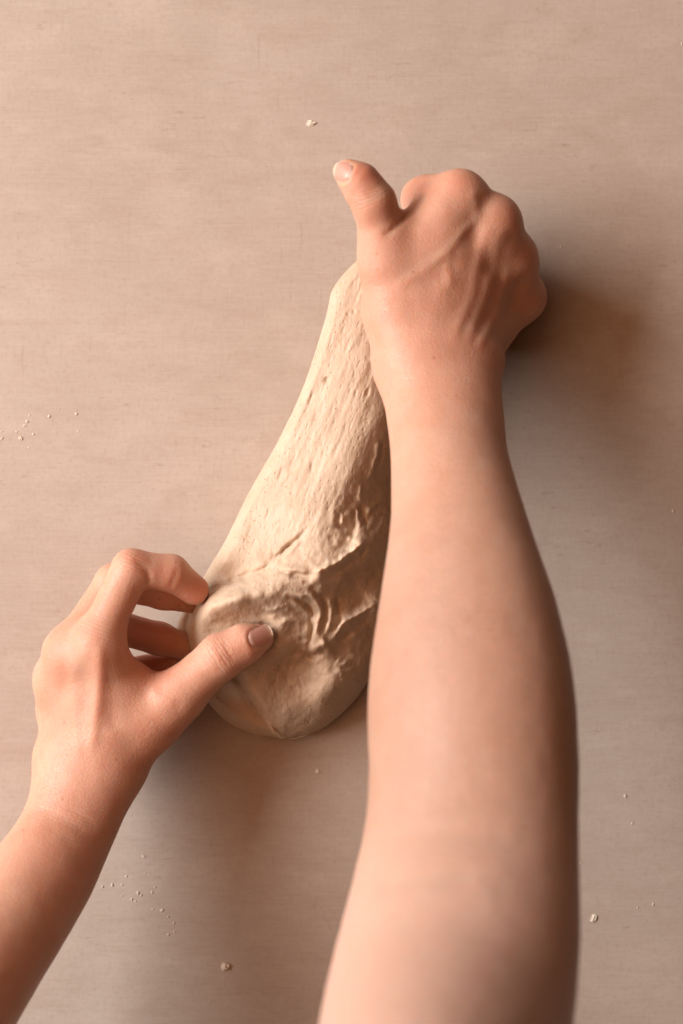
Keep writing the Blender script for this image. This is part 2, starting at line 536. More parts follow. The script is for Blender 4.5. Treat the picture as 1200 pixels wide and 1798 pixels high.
r_fingers = [
    finger([rM[0], P(740, 350, 47), P(742, 420, 30), P(750, 480, 30)], [9.3, 8.8, 8.0, 6.8]),
    finger([rM[1], P(812, 392, 34), P(790, 460, 20), P(800, 520, 24)], [9.4, 8.6, 8.0, 6.8]),
    finger([rM[2], P(858, 462, 24), P(830, 520, 16), P(820, 570, 22)], [9.0, 8.2, 7.6, 6.6]),
    finger([rM[3], P(890, 540, 16), P(860, 575, 13), P(840, 600, 18)], [8.6, 7.4, 7.0, 6.2]),
    # thumb
    finger([P(678, 455, 69), P(672, 410, 73), P(657, 356, 79), P(633, 321, 81), P(611, 303, 80)], [10.4, 9.6, 9.2, 7.9, 6.0], 5.0),
]
r_feats = [
    # veins and tendons on the back of the hand (raised)
    ([(758, 462), (775, 450), (792, 434), (812, 408), (838, 384), (856, 370)], 6.5, -.45, 56), ([(690, 510), (735, 480), (772, 452), (790, 436)], 9, -.35, 56),
    ([(790, 436), (786, 470), (794, 510)], 8, -.45, 56), ([(838, 384), (836, 352), (828, 330)], 8, -.4, 56),
    ([(712, 380), (702, 391), (688, 405), (672, 416)], 5, .8, 58),
    ([(815, 610), (850, 530), (868, 470), (884, 410)], 10, -.65, 48),
    ([(835, 620), (880, 540), (895, 465)], 9, -0.6, 40),
    ([(790, 610), (830, 520), (848, 420), (862, 395)], 10, -0.5, 52),
    # hollows between the knuckles
    ([(850, 335), (842, 375), (826, 440)], 14, .55, 50),
    ([(910, 405), (885, 430), (856, 490)], 13, .9, 40),
    ([(938, 480), (910, 500), (880, 560)], 12, 1.0, 30),
    ([(745, 510), (775, 480), (800, 450)], 16, 0.5, 56),
    # web edge running up to the side of the index finger
    ([(700, 390), (722, 372), (737, 354), (750, 332)], 5, 1.0, 45),
    # thumb creases
    ([(645, 350), (657, 343), (668, 338)], 2.6, .35, 74), ([(641, 342), (652, 335), (664, 331)], 2.6, .3, 74),
    ([(650, 357), (662, 350), (674, 345)], 2.6, .25, 74),
    ([(645, 1568), (690, 1552), (740, 1546), (790, 1546), (850, 1540)], 20, .5, 120),
]
right = Body(r_palm, r_fingers, R_ARM, r_feats)

# ------------------------------------------------------------------ left hand and arm
def perp_rows(data):
    out = []
    for px, py, hw, z, b in data:
        k = S0 * (1 - z / HC)
        out.append((P(px, py, z), hw * k, b))
    return out
L_ARM = Tube(perp_rows([
    (156, 1345, 88, 47, 17), (140, 1400, 86, 52, 17.5), (114, 1465, 84, 57, 19), (72, 1540, 93, 70, 23), (8, 1630, 103, 86, 28),
    (-70, 1735, 118, 104, 33), (-170, 1870, 138, 122, 38), (-280, 2010, 150, 140, 41), (-340, 2150, 160, 175, 43), (-370, 2320, 170, 225, 45)]))
lM = [P(172, 1122, 61), P(124, 1140, 54), P(108, 1190, 43), P(108, 1247, 30)]
ln = nrm([-.35, .1, .93])
l_palm = [
    Cone(P(172, 1330, 52), lM[0], 12, 9.6, ln, .85), Cone(P(150, 1330, 50), lM[1], 12, 9.6, ln, .85),
    Cone(P(130, 1330, 45), lM[2], 11.5, 9.2, ln, .85), Cone(P(112, 1325, 40), lM[3], 11, 8.8, ln, .85),
    Cone(P(168, 1140, 63), P(128, 1152, 55), 8.8, 8.8), Cone(P(119, 1150, 54), P(104, 1195, 44), 8.6, 8.6), Cone(P(103, 1192, 43), P(101, 1244, 31), 8.4, 8.2),
    Cone(P(165, 1310, 40), P(150, 1180, 42), 14, 12),
    Cone(P(205, 1335, 50), P(262, 1265, 50), 13.5, 13), Cone(P(262, 1265, 50), P(312, 1224, 53), 13, 11.5),
    Cone(P(195, 1275, 53), P(262, 1235, 49), 13, 11),
    Cone(P(190, 1215, 54), P(225, 1215, 50), 12, 11),
    Cone(P(182, 1150, 60), P(212, 1190, 54), 9, 9), 
]
l_fingers = [
    finger([lM[0], P(231, 999, 59), P(300, 1006, 53), P(341, 1036, 46)], [9.4, 8.8, 8.2, 7.0]),
    finger([lM[1], P(200, 1022, 42), P(288, 1040, 31), P(335, 1052, 24)], [9.2, 8.4, 7.9, 6.8]),
    finger([lM[2], P(195, 1098, 32), P(280, 1122, 22), P(325, 1136, 18)], [8.8, 8.2, 7.7, 6.7]),
    finger([lM[3], P(180, 1182, 22), P(260, 1176, 15), P(310, 1170, 13)], [8.2, 7.2, 6.8, 6.0]),
    finger([P(305, 1228, 53), P(389, 1152, 56), P(429, 1131, 56), P(458, 1120, 54)], [11.6, 10.2, 8.8, 6.0], 4.0),
]
l_feats = [
    ([(232, 978), (250, 994), (259, 1008), (262, 1030)], 5, .5, 46),
    ([(256, 998), (262, 1010), (260, 1026)], 3.4, .5, 46),
    ([(311, 992), (310, 1006), (303, 1022), (296, 1036)], 3.4, .5, 40),
    ([(228, 1082), (240, 1096)], 4, .8, 45), ([(226, 1112), (236, 1128), (240, 1142)], 5, .6, 45),
    # thumb knuckle creases
    ([(367, 1136), (372, 1150), (382, 1166), (392, 1180)], 3.4, .5, 45), ([(378, 1128), (384, 1144), (394, 1160), (404, 1172)], 3.6, .65, 45),
    ([(392, 1126), (398, 1142), (406, 1156), (410, 1168)], 3.4, .55, 45), ([(360, 1142), (363, 1154), (371, 1170)], 3.2, .35, 45),
    # tendons and hollows of the back of the hand
    ([(172, 1120), (176, 1180), (166, 1260), (158, 1330)], 11, -.9, 45),
    ([(130, 1140), (126, 1200), (132, 1280), (140, 1340)], 10, -.4, 45),
    ([(150, 1150), (152, 1200), (150, 1270)], 12, .6, 45),
    ([(200, 1180), (196, 1230), (200, 1290)], 15, .6, 45),
    ([(262, 1210), (285, 1230), (312, 1236)], 9, -.5, 45),
    # wrist creases
    ([(60, 1400), (100, 1410), (140, 1430), (175, 1455)], 2.6, .3, 45),
    ([(70, 1382), (110, 1392), (150, 1412)], 2.4, .2, 45), ([(60, 1418), (90, 1425), (130, 1445)], 2.4, .2, 45),
]
left = Body(l_palm, l_fingers, L_ARM, l_feats, kp=10, kf=6)

H_GRID = 1.0
r_lo, r_hi = P(560, 2200, 0) - [10, 0, 5], P(1040, 250, 0) + [10, 0, 330]
r_lo = np.array([-70, -315, 2.0]); r_hi = np.array([130, 190, 345.0])
l_lo = np.array([-260, -315, 2.0]); l_hi = np.array([-20, -5, 225.0])

def blobs(V, spots):
    px, py = to_px(V); r = np.zeros(len(V))
    for x, y, s, a in spots:
        r = np.maximum(r, a * np.exp(-((px - x) ** 2 + (py - y) ** 2) / (s * s)))
    return r

def skin_attrs(V, red_spots, wr, blue_lines):
    px, py = to_px(V)
    red = blobs(V, red_spots)
    ws = np.zeros(len(V)); wm = np.zeros(len(V))
    for (x, y), (dx, dy), lw, ll, amt in wr:           # centre, along-finger direction, half length across/along
        d = math.hypot(dx, dy); dx, dy = dx / d, dy / d
        s = (px - x) * dx + (py - y) * dy; c = -(px - x) * dy + (py - y) * dx
        m = amt * np.exp(-(s / ll) ** 2 - (c / lw) ** 4)
        t = m > wm
        ws = np.where(t, s, ws); wm = np.maximum(wm, m)
    blue = np.zeros(len(V))
    for pts, w, a in blue_lines:
        d, t, _ = poly_dist(px, py, pts)
        blue = np.maximum(blue, a * np.exp(-(d / w) ** 2))
    return red, ws, wm, blue, (smoothstep(1150, 600, py) - smoothstep(1330, 1600, py) if px.max() > 560 + 400 else .95 - .0 * py)

VR, FR = surface_nets(right, r_lo, r_hi, H_GRID)
VL, FL = surface_nets(left, l_lo, l_hi, H_GRID)
VR = relax(VR, FR, 3); VL = relax(VL, FL, 3)
VR = relax(VR, FR, 26, smoothstep(690, 760, to_px(VR)[1])); VL = relax(VL, FL, 26, smoothstep(1440, 1500, to_px(VL)[1]))

# nails: shaped patches laid on the finger surface, skin fold lowered under them
def nail_frame(c, u, n):
    u = nrm(u); n = nrm(np.asarray(n, float) - u * (np.asarray(n) @ u)); v = np.cross(n, u)
    return np.asarray(c, float), u, v, n
def nail_bed(V, fr, L, W):
    c, u, v, n = fr
    q = V - c; s = q @ u; t = q @ v; w = q @ n
    r = np.maximum(np.abs(t) / (W / 2), np.abs(s / (L / 2)))
    r = ((np.abs(t) / (W / 2)) ** 3 + np.abs(s / (L / 2)) ** 3) ** (1 / 3)
    near = (w > -7) & (w < 9)
    sink = -.45 * smoothstep(1.12, .9, r) + .35 * np.exp(-((r - 1.22) / .13) ** 2) * smoothstep(.75, .2, s / (L / 2))
    return V + np.where(near, sink, 0)[:, None] * n
def nail_mesh(V, fr, L, W, over=1.2):
    c, u, v, n = fr
    ns, nt = 22, 17
    q = V - c; s = q @ u; t = q @ v; w = q @ n
    near = (np.abs(s) < L) & (np.abs(t) < W) & (w > -8) & (w < 10)
    qs, qt, qw = s[near], t[near], w[near]
    # smooth quadratic fit of the bed
    A = np.stack([np.ones_like(qs), qs, qt, qs * qs, qt * qt, qs * qt], 1)
    m = (np.abs(qs) < L * .48) & (np.abs(qt) < W * .46) & (qw > np.percentile(qw, 30) if False else True)
    top = m & (qw > -4)
    co = np.linalg.lstsq(A[top], qw[top], rcond=None)[0]
    pts, tip = [], []
    for i in range(ns):
        a = i / (ns - 1)
        s0 = -L / 2 + a * (L + over)
        wid = W / 2 * (1 - .45 * max(0, (.22 - a) / .22) ** 2) * (1 - .30 * max(0, (a - .80) / .2) ** 2)
        for j in range(nt):
            b = -1 + 2 * j / (nt - 1)
            tt = b * wid
            sj = s0 + (.9 * (1 - b * b) - .9) * (1 if a > .5 else -1) * abs(a - .5) * 2 * 1.0
            sf = min(sj, L / 2)
            z = co @ np.array([1, sf, tt, sf * sf, tt * tt, sf * tt])
            slope = co[1] + 2 * co[3] * sf + co[5] * tt
            z += (sj - sf) * slope * .6
            z += .38 * (1 - b ** 4) + .12 - .5 * max(0, (.12 - a) / .12) - .35 * b ** 6
            pts.append(c + u * sj + v * tt + n * z); tip.append(a)
    pts = np.array(pts)
    F = []
    for i in range(ns - 1):
        for j in range(nt - 1):
            a = i * nt + j; F.append([a, a + nt, a + nt + 1, a + 1])
    # give it thickness
    k = len(pts)
    V2 = np.vstack([pts, pts - n * .45]); F2 = [f for f in F] + [[k + q for q in f[::-1]] for f in F]
    ring = [j for j in range(nt)] + [i * nt + nt - 1 for i in range(1, ns)] + [(ns - 1) * nt + j for j in range(nt - 2, -1, -1)] + [i * nt for i in range(ns - 2, 0, -1)]
    for a, b in zip(ring, ring[1:] + ring[:1]):
        F2.append([b, a, a + k, b + k])
    return V2, np.array(F2), np.array(tip + tip)

n_right = nail_frame(P(603, 301, 85), P(590, 298, 82) - P(614, 306, 86), [-.45, .0, .89])
n_left = nail_frame(P(455, 1118, 60), P(474, 1113, 60) - P(436, 1128, 62), [.05, -.05, 1.0])
VR = nail_bed(VR, n_right, 10.5, 9.6); VL = nail_bed(VL, n_left, 11.0, 9.6)

NR = vnormals(VR, FR); NL = vnormals(VL, FL)
def micro(V, N):
    return V + N * (vnoise(V[:, 0] / 14, V[:, 1] / 14, V[:, 2] / 14, 3) * .14 + vnoise(V[:, 0] / 5, V[:, 1] / 5, V[:, 2] / 5, 4) * .08)[:, None]
VR = micro(VR, NR); VL = micro(VL, NL)

rR = skin_attrs(VR,
    [(640, 300, 34, .9), (672, 370, 28, .35), (735, 330, 40, .6), (815, 325, 40, .55), (895, 375, 34, .6), (927, 440, 30, .5), (948, 520, 30, .5),
     (780, 480, 170, .38), (800, 600, 110, .35), (830, 400, 60, .2), (690, 560, 50, .2), (830, 1180, 150, .12)],
    [((655, 346), (-.35, -1), 34, 13, 1.0), ((770, 700), (0, -1), 90, 40, .07)],
    [([(640, 1565), (720, 1548), (770, 1545), (850, 1540)], 9, .3), ([(700, 1630), (740, 1590), (775, 1552)], 12, .3), ([(680, 1640), (690, 1600), (700, 1570)], 14, .12),
     ([(712, 480), (760, 455), (800, 425), (838, 382)], 11, .4)])
rL = skin_attrs(VL,
    [(350, 1035, 34, 1.0), (300, 1015, 36, .6), (300, 1060, 40, .7), (235, 985, 28, .45), (270, 1110, 60, .8), (270, 1170, 50, .9), (395, 1150, 30, .35), (430, 1140, 25, .5),
     (165, 1115, 34, .25), (100, 1140, 25, .3), (250, 1300, 90, .4), (200, 1200, 150, .3), (120, 1460, 110, .3), (155, 1215, 10, .6), (253, 1221, 9, .6)],
    [((388, 1152), (1, -.65), 32, 15, 1.0), ((232, 985), (.5, -1), 22, 18, .6), ((170, 1110), (.4, -1), 40, 24, .3), ((115, 1420), (-.4, 1), 90, 50, .22)],
    [([(140, 1130), (145, 1200), (150, 1280)], 14, .3), ([(200, 1180), (215, 1250), (220, 1300)], 14, .25)])
V = np.vstack([VR, VL]); F = np.vstack([FR, FL + len(VR)])
body = mesh_object('body', V, F, M_skin, {'red': np.r_[rR[0], rL[0]], 'ws': np.r_[rR[1], rL[1]], 'wm': np.r_[rR[2], rL[2]], 'blue': np.r_[rR[3], rL[3]], 'tan': np.r_[rR[4], rL[4]]})
person = bpy.data.objects.new('person', None); sc.collection.objects.link(person)
person.location = (0, -.45, 0); person.empty_display_size = .05
from mathutils import Matrix
def child(o):
    o.parent = person; o.matrix_parent_inverse = Matrix.Translation((0, .45, 0))
child(body)
person['label'] = 'bare forearms and hands of a person stretching dough across the board'
person['category'] = 'person'
for fr, V0, L, W in ((n_right, VR, 10.5, 8.8), (n_left, VL, 11.2, 8.8)):
    v, f, tip = nail_mesh(V0, fr, L, W)
    o = mesh_object('thumbnail', v, f, M_nail, {'tip': tip})
    child(o)

# ------------------------------------------------------------------ the dough
def build_dough():
    Lp = np.array([(415, 690), (428, 668), (440, 650), (455, 630), (480, 604), (510, 583), (535, 577), (560, 571), (620, 553), (690, 528), (745, 503), (800, 474), (850, 445), (890, 424),
                   (945, 398), (985, 374), (1010, 359), (1035, 345), (1060, 330), (1085, 316), (1110, 309), (1140, 306), (1165, 309), (1190, 325), (1215, 348), (1238, 369), (1255, 384), (1270, 402), (1280, 420), (1288, 440), (1294, 460), (1299, 500)], float)
    Rp = np.array([(415, 690), (430, 712), (455, 735), (500, 765), (560, 778), (620, 768), (700, 748), (800, 738), (900, 742), (1000, 738), (1060, 728), (1100, 714), (1150, 688),
                   (1195, 649), (1225, 628), (1255, 598), (1275, 573), (1288, 548), (1296, 524), (1299, 500)], float)
    yy0 = np.linspace(415, 1299, 3000)
    def edge(p):
        c = catmull(p, 12); return np.interp(yy0, c[:, 0], c[:, 1])
    Lx, Rx = edge(Lp), edge(Rp)
    ny, nu, nb = 620, 420, 60
    t = np.linspace(0, 1, ny)
    y = 415 + (1299 - 415) * (t * .75 + .25 * (1 - np.cos(t * np.pi)) / 2)
    # ease the rows into both ends
    y = np.where(y > 1240, 1240 + 59 * np.sin(np.clip((y - 1240) / 59, 0, 1) * np.pi / 2), y)
    y[0] = 415.4; y[-1] = 1298.6
    xl, xr = np.interp(y, yy0, Lx), np.interp(y, yy0, Rx)
    phi = np.linspace(-np.pi / 2, np.pi / 2, nu)
    u = .55 * np.sin(phi) + .45 * phi / (np.pi / 2)
    X = (xl + xr)[:, None] / 2 + (xr - xl)[:, None] / 2 * u[None]
    Y = np.repeat(y[:, None], nu, 1)
    x, yv = X.ravel(), Y.ravel()
    # inner distance to the outline
    outline = np.vstack([np.stack([np.interp(yy0, yy0, Lx), yy0], 1)[::30], np.stack([Rx, yy0], 1)[::-30]])
    outline = np.vstack([outline, outline[:1]])
    dn, _, _ = poly_dist(x, yv, outline)
    # broad heights by thin-plate interpolation
    C = np.array([
        (690, 420, 34), (640, 455, 38), (720, 480, 40), (600, 500, 40), (600, 560, 43), (660, 560, 44), (740, 560, 36), (560, 640, 41), (640, 640, 45), (700, 650, 38), (530, 740, 42), (600, 740, 47),
        (660, 740, 46), (720, 740, 30), (490, 830, 42), (560, 830, 49), (620, 830, 50), (655, 820, 43), (700, 830, 24), (440, 920, 41), (520, 910, 50), (585, 910, 52), (640, 905, 41), (690, 900, 26),
        (395, 988, 42), (450, 975, 47), (510, 965, 51), (560, 955, 54), (610, 950, 50), (372, 1037, 41), (388, 1022, 40), (412, 1015, 43), (440, 1008, 47), (470, 998, 50),
        (344, 1092, 46), (356, 1072, 54), (372, 1059, 58), (395, 1050, 62), (420, 1044, 63), (450, 1038, 63), (480, 1031, 62), (362, 1106, 45), (385, 1090, 49), (420, 1082, 51), (540, 1030, 57), (590, 998, 55), (640, 955, 50),
        (615, 1020, 42), (660, 1010, 32), (700, 1010, 24), (640, 1060, 36), (600, 1060, 43), (560, 1075, 47), (520, 1085, 49), (500, 1130, 47), (540, 1130, 45), (455, 1080, 51), (655, 1065, 38), (610, 1096, 41), (575, 1130, 43), (470, 1170, 42), (508, 1180, 36), (540, 1188, 36), (575, 1195, 40), (605, 1188, 39), (638, 1170, 31), (600, 1148, 34), (650, 1110, 28), (520, 1232, 35), (565, 1232, 37), (600, 1222, 34), (700, 1080, 20),
        (560, 1262, 30), (490, 1265, 31), (452, 1215, 42), (432, 1180, 45), (385, 1180, 38), (395, 1230, 28), (425, 1270, 22), (330, 1150, 34), (350, 1180, 34)], float)
    def tps(r2): return np.where(r2 > 0, r2 * np.log(r2 + 1e-9), 0)
    XY = C[:, :2] / 300
    K = tps(((XY[:, None] - XY[None]) ** 2).sum(-1)) + np.eye(len(C)) * .002
    A = np.zeros((len(C) + 3,) * 2); A[:len(C), :len(C)] = K
    A[:len(C), -3] = 1; A[:len(C), -2:] = XY; A[-3, :len(C)] = 1; A[-2:, :len(C)] = XY.T
    co = np.linalg.solve(A, np.r_[C[:, 2], 0, 0, 0])
    qx, qy = x / 300, yv / 300
    h = co[-3] + co[-2] * qx + co[-1] * qy
    for i in range(len(C)):
        h = h + co[i] * tps((qx - XY[i, 0]) ** 2 + (qy - XY[i, 1]) ** 2)
    # ---- creases, tears, folds: (points, width px, height mm, kind)
    def put(pts, w, a, kind='g', ends=.2):
        nonlocal h
        pts = catmull(np.array(pts, float), 5)
        sel = (x > pts[:, 0].min() - 5 * w) & (x < pts[:, 0].max() + 5 * w) & (yv > pts[:, 1].min() - 5 * w) & (yv < pts[:, 1].max() + 5 * w)
        if not sel.any(): return
        wob = min(1.8, .5 * w)
        if w > 3.5: w = w * (1 + .3 * vnoise(x[sel] / 14, yv[sel] / 14, seed=15)); a = a * (1 + .45 * vnoise(x[sel] / 11, yv[sel] / 11, seed=16))
        d, tt, sd = poly_dist(x[sel] + wob * vnoise(x[sel] / 9, yv[sel] / 9, seed=11), yv[sel] + wob * vnoise(x[sel] / 9, yv[sel] / 9, seed=12), pts)
        tap = smoothstep(0, ends, tt) * smoothstep(1, 1 - ends, tt)
        a = a * (.52 if a.__class__ is float and a < 0 or np.max(a) < 0 else .7)
        v = np.exp(-(d / w) ** 2) if kind == 'g' else np.where(sd > 0, np.exp(-(d / w) ** 2), np.exp(-(d / (w * .3)) ** 2))   # lip: steep on one side
        h[sel] += a * v * tap
    # left edge: lower layer that shows left of the rolled fold
    roll = catmull(np.array([(352, 1046), (340, 1070), (332, 1095), (331, 1118), (338, 1146), (352, 1166)], float), 5)
    d, tt, sd = poly_dist(x, yv, roll)
    inside = np.where(sd > 0, -d, d)
    zone = smoothstep(1035, 1060, yv) * smoothstep(1190, 1165, yv) * (x < 420)
    # skirt under the lower fold edge
    edge2 = catmull(np.array([(408, 1176), (424, 1198), (436, 1222), (450, 1244), (466, 1264), (484, 1284), (500, 1296)], float), 5)
    d2, t2, s2 = poly_dist(x, yv, edge2)
    left2 = (s2 > 0)
    zone2 = smoothstep(1165, 1190, yv) * smoothstep(1, .8, t2)
    # the rolled fold and its valley
    put([(352, 1048), (378, 1030), (404, 1020), (440, 1011), (474, 998), (500, 984)], 6.0, -6.0, ends=.4)
    put([(366, 1032), (382, 1024), (398, 1020), (402, 1026)], 5, 2.0)
    put([(486, 1002), (505, 1006), (530, 1010), (556, 1009)], 5, -4.5)
    put([(484, 996), (510, 998), (545, 1002)], 6, 1.5)
    # long tear
    put([(470, 990), (482, 980), (503, 963), (520, 949), (534, 934), (540, 925)], 3.6, -6.5, ends=.4)
    put([(478, 990), (492, 980), (512, 964), (530, 946)], 4.5, 1.6)
    # ragged ridge from centre up to the arm, steep to the lower right
    put([(545, 1008), (566, 998), (586, 990), (612, 972), (632, 958), (646, 948)], 9, 4.5, 'l')
    put([(560, 1020), (585, 1004), (612, 990), (630, 975), (655, 960)], 8, -4.5)
    put([(612, 965), (626, 955), (642, 946)], 4.5, 2.5)
    put([(598, 935), (612, 925), (616, 945)], 7, -3.0)
    put([(600, 952), (614, 938), (622, 944)], 5, -1.5)
    # curled wrinkles
    put([(498, 1052), (515, 1050), (532, 1056), (545, 1072), (548, 1095), (544, 1120), (543, 1148)], 3.6, -4.2)
    put([(505, 1046), (525, 1046), (548, 1048), (560, 1062), (562, 1082), (556, 1105), (549, 1128)], 5, 3.4)
    put([(512, 1060), (528, 1064), (541, 1076), (551, 1090)], 3.2, 2.0)
    put([(545, 1040), (562, 1046), (570, 1060), (571, 1085), (566, 1108), (562, 1120)], 3.8, -3.6)
    put([(576, 1046), (582, 1068), (580, 1090), (577, 1112)], 5, 2.8)
    put([(588, 1040), (594, 1060), (596, 1085), (586, 1112), (577, 1126)], 4, -3.4)
    put([(497, 1068), (512, 1068), (524, 1072)], 4, -2.0)
    put([(465, 1068), (480, 1072), (490, 1066)], 4, 1.4); put([(450, 1080), (470, 1078), (486, 1079), (500, 1092)], 5, -2.0)
    put([(487, 1100), (500, 1092), (520, 1090), (535, 1096)], 7, 1.6)
    put([(524, 1122), (534, 1123), (545, 1121)], 4, -1.2)
    # bright nub and the rim under it
    put([(546, 1146), (558, 1138), (570, 1130), (577, 1127)], 6.5, 4.2)
    put([(500, 1148), (520, 1146), (538, 1150), (560, 1150), (580, 1142)], 7, -4.2)
    put([(540, 1152), (546, 1150), (560, 1148)], 3, -2.0)
    put([(488, 1172), (500, 1166), (515, 1172)], 7, -1.6); put([(505, 1160), (530, 1168), (552, 1164)], 9, -1.8)
    put([(524, 1182), (527, 1196), (531, 1212)], 3.2, -1.0); put([(534, 1180), (537, 1196), (540, 1208)], 3, -.8)
    # taut strand at the right
    put([(664, 1058), (648, 1066), (628, 1080), (606, 1094), (590, 1112), (577, 1128)], 5, 4.2)
    put([(660, 1080), (640, 1090), (618, 1104), (600, 1120), (588, 1136)], 8, -4.0)
    put([(648, 1050), (630, 1062), (612, 1080)], 7, -2.5); put([(640, 1056), (652, 1054), (664, 1058)], 3, -2)
    # small cuts on the lower lump
    put([(598, 1188), (610, 1190), (622, 1191), (634, 1194)], 2.6, -1.6); put([(598, 1194), (614, 1197), (630, 1200)], 6, .9)
    put([(592, 1160), (602, 1164), (612, 1162)], 4, 1.4); put([(596, 1168), (608, 1172), (620, 1170)], 4, -1.2)
    # folds beside the arm higher up
    put([(662, 770), (665, 782), (662, 800), (656, 820), (650, 845)], 4, 1.8); put([(669, 770), (671, 784), (669, 802), (664, 825)], 4, -2.4)
    put([(634, 848), (632, 866), (633, 884)], 4, 1.6); put([(640, 885), (633, 890), (640, 905)], 4, -1.0)
    put([(622, 890), (621, 908), (622, 930), (618, 950)], 4.2, -3.6); put([(630, 888), (636, 902), (644, 918), (648, 924)], 4.2, -4.2)
    put([(626, 892), (630, 910), (636, 926)], 4, 2.0); put([(606, 898), (603, 910), (596, 920)], 5, 1.5)
    put([(597, 900), (594, 916), (600, 930)], 4, -1.8)
    put([(640, 900), (655, 890), (672, 880), (684, 874)], 5, 2.0); put([(660, 905), (672, 898), (684, 892)], 4, 1.5)
    put([(655, 922), (664, 920)], 3, -1.5, ends=.01)
    # stretched slits of the sheet
    slits = [(573, 668, 16, 5, -2.4, -.35), (548, 700, 40, 4, -1.2, -.42), (646, 690, 26, 2.6, -2.2, -.3), (624, 690, 18, 2.6, -1.4, -.15), (635, 694, 18, 2.4, -1.2, -.2),
             (548, 820, 30, 3, -2.2, -.12), (512, 820, 40, 6, -1.6, -.35), (494, 830, 36, 4, -1.0, -.6), (612, 551, 7, 4, -1.8, -.2), (622, 548, 6, 2.6, -1.4, -.6), (602, 580, 16, 2.4, -.8, -.15),
             (650, 716, 20, 6, -1.0, -.3), (470, 900, 40, 4, -.8, -.35), (495, 890, 30, 3, -.7, -.2), (535, 880, 24, 2.6, -.7, -.3), (515, 745, 40, 5, -1.0, -.6), (622, 650, 26, 3, -.8, -.15),
             (640, 740, 30, 5, -.9, -.7), (590, 790, 30, 4, -.6, -.3), (560, 760, 26, 3, -.6, -.3), (655, 760, 14, 3, -.8, -.5)]
    for cx, cy, ln_, w, a, sl in slits:
        put([(cx + sl * ln_ * .5, cy + ln_ / 2), (cx, cy), (cx - sl * ln_ * .5, cy - ln_ / 2)], w, a * .75, ends=.45)
    rng = np.random.RandomState(5)
    for _ in range(150):
        cy = rng.uniform(470, 960); l0, r0 = np.interp(cy, yy0, Lx), min(np.interp(cy, yy0, Rx), 690)
        cx = rng.uniform(l0 + 12, r0 - 5); ln_ = rng.uniform(14, 46); sl = rng.uniform(.15, .5)
        put([(cx - sl * ln_ / 2, cy + ln_ / 2), (cx, cy), (cx + sl * ln_ / 2, cy - ln_ / 2)], rng.uniform(1.8, 3.6), rng.uniform(-.36, .34), ends=.45)
    # irregular relief: long waves along the pull, lumps in the kneaded part
    a = math.radians(22)
    al = (x * math.sin(a) - yv * math.cos(a)); ac = (x * math.cos(a) + yv * math.sin(a))
    sheet = smoothstep(1010, 940, yv)
    h += sheet * (vnoise(al / 60, ac / 11, seed=1) * .28 + vnoise(al / 26, ac / 6.0, seed=2) * .06 + vnoise(al / 11, ac / 3.2, seed=3) * .03)
    lump = 1 - sheet
    sm = smoothstep(420, 500, x) * smoothstep(1225, 1170, yv)
    h += lump * (vnoise(x / 30, yv / 30, seed=4) * .7 + vnoise(x / 12, yv / 12, seed=6) * (.2 + .35 * sm) + vnoise(x / 5, yv / 5, seed=7) * (.06 + .12 * sm))
    rag = np.exp(-(((x - 640) / 60) ** 2 + ((yv - 900) / 70) ** 2)) + np.exp(-(((x - 600) / 60) ** 2 + ((yv - 980) / 50) ** 2))
    h += rag * (vnoise(x / 9, yv / 9, seed=8) * .6 + vnoise(x / 4, yv / 4, seed=9) * .22)
    # rounded rim
    zb = 17 * smoothstep(900, 480, yv)                       # underside lifts towards the pulling hand
    R = 18 + 42 * smoothstep(960, 1150, yv)
    R = R * (1 + .25 * smoothstep(560, 680, x))
    q = np.clip(dn / R, 0, 1)
    e = np.sqrt(1 - (1 - q) ** 2)
    tk = smoothstep(930, 1060, yv)
    zm = (h - np.minimum(8.5, (h - zb) * .6)) * (1 - tk) + (zb + (h - zb) * .36) * tk
    z = zm + (h - zm) * e
    # the fold makes two layers: a rolled lip above, the skirt of the loaf showing outside it
    def layer(z, ins, zone, low, zlip, Rl, wall=3.0):
        el = np.sqrt(1 - (1 - np.clip(ins / Rl, 0, 1)) ** 2)
        up = zlip + (z - zlip) * el
        lo = np.minimum(z, zm + (low - zm) * np.sqrt(1 - (1 - np.clip(dn / 20, 0, 1)) ** 2))
        lo = lo - 1.2 * np.exp(-((ins + 4) / 6) ** 2)
        zz = lo + (up - lo) * smoothstep(-wall, 0, ins)
        return z + (zz - z) * zone
    z = layer(z, inside, zone, 19, 26, 26)
    z = layer(z, np.where(left2, -d2, d2) + 2 * vnoise(x / 14, yv / 14, seed=21), zone2 * smoothstep(540, 500, x) * smoothstep(.0, .12, t2 + .12 * (yv > 1180)), 21, 25, 18, 5.0)
    # rolled lip that hangs over the thumb
    lip = catmull(np.array([(330, 1160), (352, 1136), (372, 1120), (402, 1105), (440, 1098), (474, 1101)], float), 5)
    d3, t3, s3 = poly_dist(x, yv, lip)
    w3 = smoothstep(490, 462, x) * smoothstep(345, 385, x) * (s3 < 0)
    el = np.sqrt(1 - (1 - np.clip(d3 / 34, 0, 1)) ** 2)
    z = np.where(s3 < 0, z + (44 + (z - 44) * el - z) * w3, z)
    # hollow pressed by the thumb and the finger tip
    def press(p0, p1, r0, r1, gap=.2):
        nonlocal z
        a0, b0 = np.array(p0, float), np.array(p1, float)
        k = S0 * (1 - 52 / HC)
        d = b0[:2] - a0[:2]
        t_ = np.clip(((x - a0[0]) * d[0] + (yv - a0[1]) * d[1]) / (d @ d), 0, 1)
        dist = np.hypot(x - a0[0] - t_ * d[0], yv - a0[1] - t_ * d[1]) * k
        r = r0 + (r1 - r0) * t_ + gap
        zc = a0[2] + (b0[2] - a0[2]) * t_
        lim = zc - np.sqrt(np.clip(r * r - dist * dist, 0, None))
        z = np.where(dist < r, np.minimum(z, lim), z)
        
